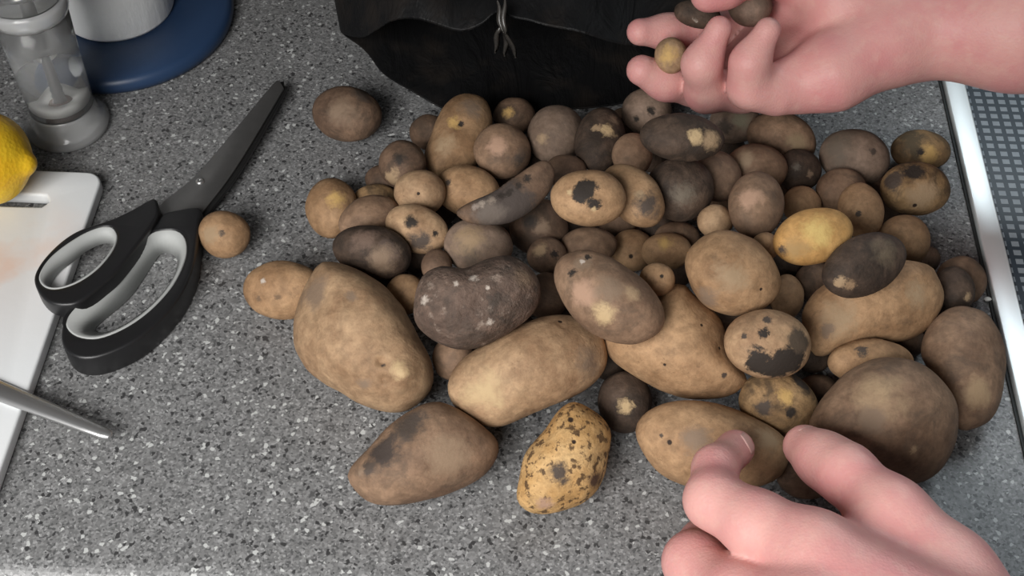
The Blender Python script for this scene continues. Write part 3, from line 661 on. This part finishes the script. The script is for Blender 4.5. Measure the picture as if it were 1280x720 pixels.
def build_potatoes():
    def ico(n_):
        b_ = bmesh.new(); bmesh.ops.create_icosphere(b_, subdivisions=n_, radius=1.0)
        r_ = np.array([v.co[:] for v in b_.verts]), [[v.index for v in f.verts] for f in b_.faces]; b_.free(); return r_
    S5, F5 = ico(5); S6, F6 = ico(6); SL, FL = ico(4)
    def shape(i, out, SS, thick, lay, spots=()):
        P = np.array(out, float)
        # area centroid
        x, y = P[:, 0], P[:, 1]; x2, y2 = np.roll(x, -1), np.roll(y, -1); cr = x*y2-x2*y; A = cr.sum()/2
        c = np.array([((x+x2)*cr).sum(), ((y+y2)*cr).sum()])/(6*A)
        d = P-c; th = np.arctan2(-d[:, 1], d[:, 0]); r = np.hypot(d[:, 0], d[:, 1]); o = np.argsort(th)
        th, r = th[o], r[o]
        th = np.concatenate([th-2*np.pi, th, th+2*np.pi]); r = np.concatenate([r, r, r])
        cov = np.cov(d.T); ev, V = np.linalg.eigh(cov); a, b = math.sqrt(2*ev[1]), math.sqrt(2*ev[0]); L = V[:, 1]*np.array([1, -1])
        t0 = np.arctan2(SS[:, 1], SS[:, 0]); rho = np.hypot(SS[:, 0], SS[:, 1])
        # toward the poles the outline relaxes to the fitted ellipse
        R = np.interp(t0, th, r)
        ex = 1/np.sqrt((np.cos(t0)*L[0]+np.sin(t0)*L[1])**2/a**2 + (-np.cos(t0)*L[1]+np.sin(t0)*L[0])**2/b**2)
        R = ex + (R-ex)*np.clip(rho*1.3, 0, 1)
        nz = 1 + .036*vnoise(SS, i*13+1, 2.4) + .018*vnoise(SS, i*13+2, 5.5) + .007*vnoise(SS, i*13+4, 12)
        dx = R*rho*np.cos(t0)*(1+(nz-1)*.7); dy = R*rho*np.sin(t0)*(1+(nz-1)*.7)
        dz = SS[:, 2]*b*thick*nz                    # toward the camera
        pit = math.radians(50) - math.atan2(360-c[1], FPX)
        along = dx*L[0]+dy*L[1]
        fr = np.clip(SS[:, 2]*2, 0, 1)
        for bx, by, br, bh in BUMPS.get(i, []) + [(s_[0], s_[1], max(3.0, s_[2]*1.3), -1.6) for s_ in spots if s_[3] in (EYE, SOIL) and s_[2] < 7]:
            dz = dz + bh*np.exp(-((dx-(bx-c[0]))**2+(dy+(by-c[1]))**2)/br**2)*fr
        dz = dz - lay*(1-(b/a)**1.5)*along*L[1]/math.tan(pit)
        # q vectors: P = CC + t*q
        ray = qdir(c[0], c[1])
        q = ray[None, :] + (dx[:, None]*CR + dy[:, None]*CU)/FPX
        q = q - (dz/FPX)[:, None]*(q/np.linalg.norm(q, axis=1, keepdims=True))
        return c, q, b
    items = []
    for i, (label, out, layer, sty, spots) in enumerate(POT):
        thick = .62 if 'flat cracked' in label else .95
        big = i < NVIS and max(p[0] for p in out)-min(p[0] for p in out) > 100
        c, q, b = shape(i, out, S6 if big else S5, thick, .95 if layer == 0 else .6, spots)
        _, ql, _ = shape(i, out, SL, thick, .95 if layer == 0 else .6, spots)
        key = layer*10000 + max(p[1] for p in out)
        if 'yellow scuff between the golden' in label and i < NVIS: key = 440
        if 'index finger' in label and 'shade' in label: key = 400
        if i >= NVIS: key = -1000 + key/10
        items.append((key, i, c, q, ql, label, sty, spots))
    items.sort(key=lambda z: z[0])
    placed = []; bv = []; res = {}
    zs = {}
    for key, i, c, q, ql, label, sty, spots in items:
        tmax = min(((0.0002-CH)/q[:, 2]).min(), ((0.0002-CH)/ql[:, 2]).min())
        def hit(t):
            me = CC + t*ql
            mn, mxx = me.min(0), me.max(0); tree = None
            for (tr, a_, b_) in bv:
                if (mn > b_).any() or (mxx < a_).any(): continue
                if tree is None: tree = BVHTree.FromPolygons([tuple(v) for v in me], FL)
                if tree.overlap(tr): return True
            return False
        t = tmax
        if hit(tmax):
            t = tmax-.16
            step = .006
            while t+step < tmax and not hit(t+step): t += step
            lo_, hi_ = t, t+step
            for _ in range(4):
                m = (lo_+hi_)/2
                if hit(m): hi_ = m
                else: lo_ = m
            t = lo_+.0008
        me = CC + t*ql
        bv.append((BVHTree.FromPolygons([tuple(v) for v in me], FL), me.min(0), me.max(0)))
        W = CC + t*q
        org = np.array([W[:, 0].mean(), W[:, 1].mean(), W[:, 2].min()])
        # surface points for the marks
        cen = W.mean(0); D_ = q/np.linalg.norm(q, axis=1, keepdims=True)
        face = ((W-cen)*D_).sum(1) < 0
        px = 640 + FPX*((q @ CR)/(q @ CF)); py = 360 - FPX*((q @ CU)/(q @ CF))
        sl = []
        for (sx, sy, sr, cc, soft) in spots:
            dd = np.hypot(px-sx, py-sy) + np.where(face, 0, 1e6); k = np.argsort(dd)[:3]
            pt = W[k].mean(0)-org
            sl.append((pt, sr*t/FPX, cc, soft))
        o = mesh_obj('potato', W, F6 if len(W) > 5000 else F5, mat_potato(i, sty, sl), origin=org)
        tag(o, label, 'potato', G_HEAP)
        res[i] = (t, tmax, org[2]); zs[label] = W
    return res, zs
PRES, PMESH = build_potatoes()

# ---------------------------------------------------------------- hands
def surface_nets(Fv, org, h):
    nx, ny, nz = Fv.shape
    ins = Fv < 0
    cnt = np.zeros((nx-1, ny-1, nz-1), int); pos = np.zeros((nx-1, ny-1, nz-1, 3))
    cs = [(a, b, c) for a in (0, 1) for b in (0, 1) for c in (0, 1)]
    def corner(A, k): a, b, c = k; return A[a:nx-1+a, b:ny-1+b, c:nz-1+c]
    for k in cs:
        for ax in range(3):
            if k[ax]: continue
            k2 = list(k); k2[ax] = 1; k2 = tuple(k2)
            f0, f1 = corner(Fv, k), corner(Fv, k2)
            m = (f0 < 0) != (f1 < 0)
            if not m.any(): continue
            tt = f0[m]/(f0[m]-f1[m])
            base = np.tile(np.array(k, float), (tt.size, 1)); base[:, ax] = tt
            pos[m] += base; cnt[m] += 1
    act = cnt > 0
    idx = -np.ones(cnt.shape, int); idx[act] = np.arange(act.sum())
    ijk = np.argwhere(act)
    V = org + h*(ijk + pos[act]/cnt[act][:, None])
    faces = []
    for ax in range(3):
        sl0 = [slice(1, -1)]*3; sl0[ax] = slice(0, -1); sl1 = [slice(1, -1)]*3; sl1[ax] = slice(1, None)
        A = ins[tuple(sl0)]; B = ins[tuple(sl1)]
        e = np.argwhere(A != B)
        if not len(e): continue
        full = e.copy()
        for q in range(3):
            if q != ax: full[:, q] += 1
        u, v = (ax+1) % 3, (ax+2) % 3
        def cell(du, dv):
            c = full.copy(); c[:, u] -= du; c[:, v] -= dv; return idx[c[:, 0], c[:, 1], c[:, 2]]
        q = np.stack([cell(1, 1), cell(0, 1), cell(0, 0), cell(1, 0)], 1)
        flip = ~A[tuple(e.T)]
        q[flip] = q[flip][:, ::-1]
        faces.append(q[(q >= 0).all(1)])
    return V, np.vstack(faces)
def smin(a, b, k):
    hh = np.clip(.5+.5*(b-a)/k, 0, 1); return b*(1-hh)+a*hh - k*hh*(1-hh)
def build_hand(palm, fingers, h=.0018, kp=.010, kf=.006, notches=()):
    pts = [p for c in palm for p in c] + [p for f in fingers for p in f]
    A = np.array([p[:3] for p in pts]); Rr = np.array([p[3] for p in pts])
    mn = (A-Rr[:, None]).min(0)-.008; mx = (A+Rr[:, None]).max(0)+.008
    nn = np.ceil((mx-mn)/h).astype(int)+1
    X, Y, Z = np.meshgrid(*[mn[i]+h*np.arange(nn[i]) for i in range(3)], indexing='ij')
    X = X.astype(np.float32); Y = Y.astype(np.float32); Z = Z.astype(np.float32)
    def cone(a, b):
        ba = np.array(b[:3])-np.array(a[:3]); L2 = max(1e-9, float(ba @ ba))
        px, py, pz = X-a[0], Y-a[1], Z-a[2]
        tt = np.clip((px*ba[0]+py*ba[1]+pz*ba[2])/L2, 0, 1)
        return np.sqrt((px-tt*ba[0])**2+(py-tt*ba[1])**2+(pz-tt*ba[2])**2) - (a[3]+(b[3]-a[3])*tt)
    Fp = None
    for c in palm:
        for a, b in zip(c[:-1], c[1:]):
            d = cone(a, b); Fp = d if Fp is None else smin(Fp, d, kp)
    Ff = None
    for f in fingers:
        g_ = None
        for a, b in zip(f[:-1], f[1:]):
            d = cone(a, b); g_ = d if g_ is None else smin(g_, d, .0080)
        Ff = g_ if Ff is None else np.minimum(Ff, g_)
    Fv = smin(Fp, Ff, kf)
    return surface_nets(Fv.astype(float), mn, h)
def mat_skin():
    t = NT('skin'); v = t.obj()
    big = t.ramp(t.noise(v, 38, 4), [(.35, 0.0), (.68, 1.0)])
    c = t.mix(big, (.66, .35, .315), (.62, .26, .255))
    c = t.mix(t.math('MULTIPLY', t.ramp(t.noise(v, 170, 4), [(.50, 0.0), (.75, 1.0)]), .35), c, (.70, .44, .37))
    t.set(Base_Color=c, Roughness=.50, Specular_IOR_Level=.35, Subsurface_Weight=.12, Subsurface_Scale=.004)
    t.b.inputs['Subsurface Radius'].default_value = (1.0, .35, .2)
    vo = t.n('ShaderNodeTexVoronoi'); vo.inputs['Scale'].default_value = 900; t.l(v, vo.inputs['Vector'])
    h = t.math('ADD', t.math('MULTIPLY', vo.outputs['Distance'], .3), t.noise(v, 130, 5, .65))
    t.bump(h, .22, .0014); return t.m
SKIN = mat_skin(); NAIL = plain('nail', (.66, .40, .36), .3, noise=.05)
def J(x, y, z, r): p = at(x, y, z); return (p[0], p[1], p[2], r)
def W_(x, y, z, r): return (x, y, z, r)
def relax(V, Fq, it=6, lam=.5):
    e = np.vstack([Fq[:, [0, 1]], Fq[:, [1, 2]], Fq[:, [2, 3]], Fq[:, [3, 0]]]); e = np.vstack([e, e[:, ::-1]])
    n_ = np.bincount(e[:, 0], minlength=len(V)).astype(float)
    for k in range(it):
        a = np.stack([np.bincount(e[:, 0], weights=V[e[:, 1], c], minlength=len(V)) for c in range(3)], 1)/n_[:, None]
        V = V + (lam if k % 2 == 0 else -lam*1.03)*(a-V)
    return V
def hand_object(label, palm, fingers, kp=.010, kf=.006):
    V, Fq = build_hand(palm, fingers, h=.0015, kp=kp, kf=kf); V = relax(V, Fq)
    c = V.mean(0); o = mesh_obj('hand', V, Fq, SKIN, origin=(c[0], c[1], V[:, 2].min())); fix_normals(o)
    tag(o, label, 'hand'); return o
def nail(parent, base, tip, r, nrm, length=.0105, halfw=.0056, back=.004):
    a = np.array(tip[:3])-np.array(base[:3]); a /= np.linalg.norm(a)
    n_ = np.array(nrm, float); n_ -= a*(n_ @ a); n_ /= np.linalg.norm(n_); s = np.cross(a, n_)
    c = np.array(tip[:3]) + a*.0015; vs_ = []; fs = []; NU, NV = 9, 9
    for i in range(NU):
        u = i/(NU-1); 
        for j in range(NV):
            vv = -1+2*j/(NV-1)
            # rounded base, gently curved free edge
            uu = -back-length*.5 + length*u*(1-.12*vv*vv if u > .5 else 1) + (.0022*vv*vv*(1-u))
            an = vv*halfw/r
            drop = .0012*max(0, u-.55)**2*6
            vs_.append(c + a*uu + (n_*math.cos(an)+s*math.sin(an))*(r*(1-.05*u)+.0003) - n_*drop)
    for i in range(NU-1):
        for j in range(NV-1): fs.append([i*NV+j, (i+1)*NV+j, (i+1)*NV+j+1, i*NV+j+1])
    o = mesh_obj('fingernail', vs_, fs, NAIL, parent)
    m = o.modifiers.new('solid', 'SOLIDIFY'); m.thickness = .0006; m.offset = 0
    o['label'] = 'short pink fingernail'
def surf_z(key, x, y):
    for k, Wm in PMESH.items():
        if key in k:
            q = Wm-CC; px = 640+FPX*(q@CR)/(q@CF); py = 360-FPX*(q@CU)/(q@CF); d = np.hypot(px-x, py-y)
            i = np.where(d < 9)[0]
            return Wm[i[np.argmax(Wm[i, 2])], 2]
# left hand, palm down, from the lower right
zi = surf_z('pressed by the index', 922, 556)
wr = (.168, .196, .070)
i_mcp, m_mcp, r_mcp, p_mcp = J(1015,690,.077,.0138), J(1003,775,.079,.0135), J(1015,838,.074,.0128), J(1045,900,.064,.0115)
t_tip, t_ip = J(1006,558,.050,.0088), J(1057,592,.064,.0106)
t_mcp, t_cmc = J(1113,642,.070,.0122), J(1188,716,.066,.0135)
palmL = [[W_(*wr, .0215), i_mcp], [W_(*wr, .0215), m_mcp], [W_(*wr, .0205), r_mcp], [W_(.160, .185, .066, .019), p_mcp],
         [W_(*wr, .020), t_cmc, t_mcp], [J(1125,672,.066,.0095), J(1070,690,.066,.0095)],
         [W_(*wr, .0235), W_(.225, .150, .075, .0255), W_(.33, .085, .085, .034)],
         [W_(.158, .197, .069, .021), W_(.180, .180, .071, .022)],
         [W_(.150, .208, .072, .015), J(1040,725,.078,.0120)], [W_(.150, .205, .071, .015), J(1020,800,.077,.0130)]]
i_pip, i_dip, i_tip = J(892,625,.066,.0098), J(894,585,zi+.0205,.0074), J(919,561,zi+.0084,.0078)
fingL = [[t_mcp, t_ip, J(1030,575,.057,.0098), t_tip],
         [i_mcp, J(945,656,.071,.0116), i_pip, i_dip, i_tip],
         [m_mcp, J(928,742,.060,.0112), J(868,703,.041,.0108), J(882,682,.025,.0094), J(908,672,.0155,.0080)],
         [r_mcp, J(950,800,.064,.0112), J(890,782,.046,.0103), J(893,762,.028,.0088), J(920,752,.0175,.0078)],
         [p_mcp, J(985,868,.056,.0098), J(950,838,.042,.0088), J(950,822,.028,.0078), J(972,812,.0195,.0068)]]
lh = hand_object('left hand, palm down, thumb and index finger spread over the front potatoes', palmL, fingL, kp=.014, kf=.009)
up_img = CU*.75 - CF*.62 + CR*.30
nail(lh, t_ip, t_tip, .0088, up_img)
nail(lh, i_dip, i_tip, .0074, CU*.3-CF*.8+CR*.45, length=.009, halfw=.0045, back=.002)

# right hand, palm up and cupped, from the right
wrp = at(1132, 34, .085)
mc5, mc4, mc3, mc2 = J(1006,101,.071,.0125), J(985,72,.066,.0125), J(965,42,.065,.0125), J(950,8,.068,.0125)
palmR = [[J(1430,22,.105,.037), J(1270,30,.095,.0310), W_(*wrp, .0235)],
         [W_(*wrp, .0235), mc5], [W_(*wrp, .0225), mc4], [W_(*wrp, .0215), mc3], [W_(*wrp, .0215), mc2],
         [J(1100,58,.083,.020), J(1040,92,.076,.0165), J(1000,106,.071,.0120)],
         [J(1120,18,.088,.020), J(1050,-5,.094,.0165), J(1000,-30,.094,.0135)]]
fingR = [[mc5, J(970,112,.071,.0108), J(937,109,.075,.0093), J(937,78,.089,.0080), J(960,38,.102,.0062)],
         [mc4, J(928,112,.058,.0100), J(883,114,.063,.0093), J(877,80,.082,.0082), J(899,36,.097,.0062)],
         [mc3, J(905,100,.053,.0102), J(868,106,.052,.0095), J(832,101,.060,.0086), J(802,88,.068,.0076)],
         [mc2, J(905,30,.064,.0098), J(872,38,.066,.0088), J(835,40,.070,.0078), J(800,40,.074,.0068)],
         [J(1000,-30,.094,.0135), J(945,-34,.103,.0108), J(905,-16,.106,.0090), J(884,-6,.104,.0080)]]
rh = hand_object('right hand, palm up with curled fingers, holding small potatoes over the heap', palmR, fingR, kp=.009, kf=.005)

# potatoes held in the cupped hand
def held(i, label, x, y, a, b, ang, z, sty, spots=()):
    bmx = bmesh.new(); bmesh.ops.create_icosphere(bmx, subdivisions=5, radius=1.0)
    S = np.array([v.co[:] for v in bmx.verts]); FA = [[v.index for v in f.verts] for f in bmx.faces]; bmx.free()
    c = at(x, y, z); t = float((c-CC) @ CF); k = t/FPX; r = math.radians(-ang)
    e1 = CR*math.cos(r)+CU*math.sin(r); e2 = -CR*math.sin(r)+CU*math.cos(r)
    nz = 1+.03*vnoise(S, i, 2.3)+.01*vnoise(S, i+1, 6)
    W = c + (S[:, :1]*e1*a + S[:, 1:2]*e2*b - S[:, 2:]*CF*b*.95)*k*nz[:, None]
    org = np.array([c[0], c[1], W[:, 2].min()])
    sl = [(at_depth(sx, sy, t-b*k*.9)-org, sr*k, cc, so_) for sx, sy, sr, cc, so_ in spots]
    o = mesh_obj('potato', W, FA, mat_potato(300+i, sty, sl), origin=org)
    tag(o, label, 'potato', 'potatoes held in the cupped hand')
held(1, 'tiny round yellow potato pinched between the fingers of the cupped hand', 839, 70, 21, 23, 0, .075, 'pale', [(834,66,14,YEL,1.0)])
held(2, 'grey-brown potato lying in the palm of the cupped hand', 937, 8, 28, 25, 10, .087, 'grey')
held(3, 'dark brown potato on the index finger of the cupped hand', 872, 18, 30, 17, 12, .083, 'dark', [(868,28,5,WHIT,.8)])  # white spot paints a glint into the skin colour

# ---------------------------------------------------------------- crumb
def crumb(x, y, label, s):
    c = at(x, y, s*.5); bmx = bmesh.new(); bmesh.ops.create_icosphere(bmx, subdivisions=2, radius=1.0)
    S = np.array([v.co[:] for v in bmx.verts]); FA = [[v.index for v in f.verts] for f in bmx.faces]; bmx.free()
    W = c + S*np.array([s, s*.7, s*.5])*(1+.15*vnoise(S, 77, 3))[:, None]
    tag(mesh_obj('crumb', W, FA, plain('crumb_white', (.8, .8, .76), .7, noise=.1), origin=(c[0], c[1], W[:, 2].min())), label, 'crumb')
crumb(1235, 374, 'small white crumb lying on the worktop against the hob frame', .0021)
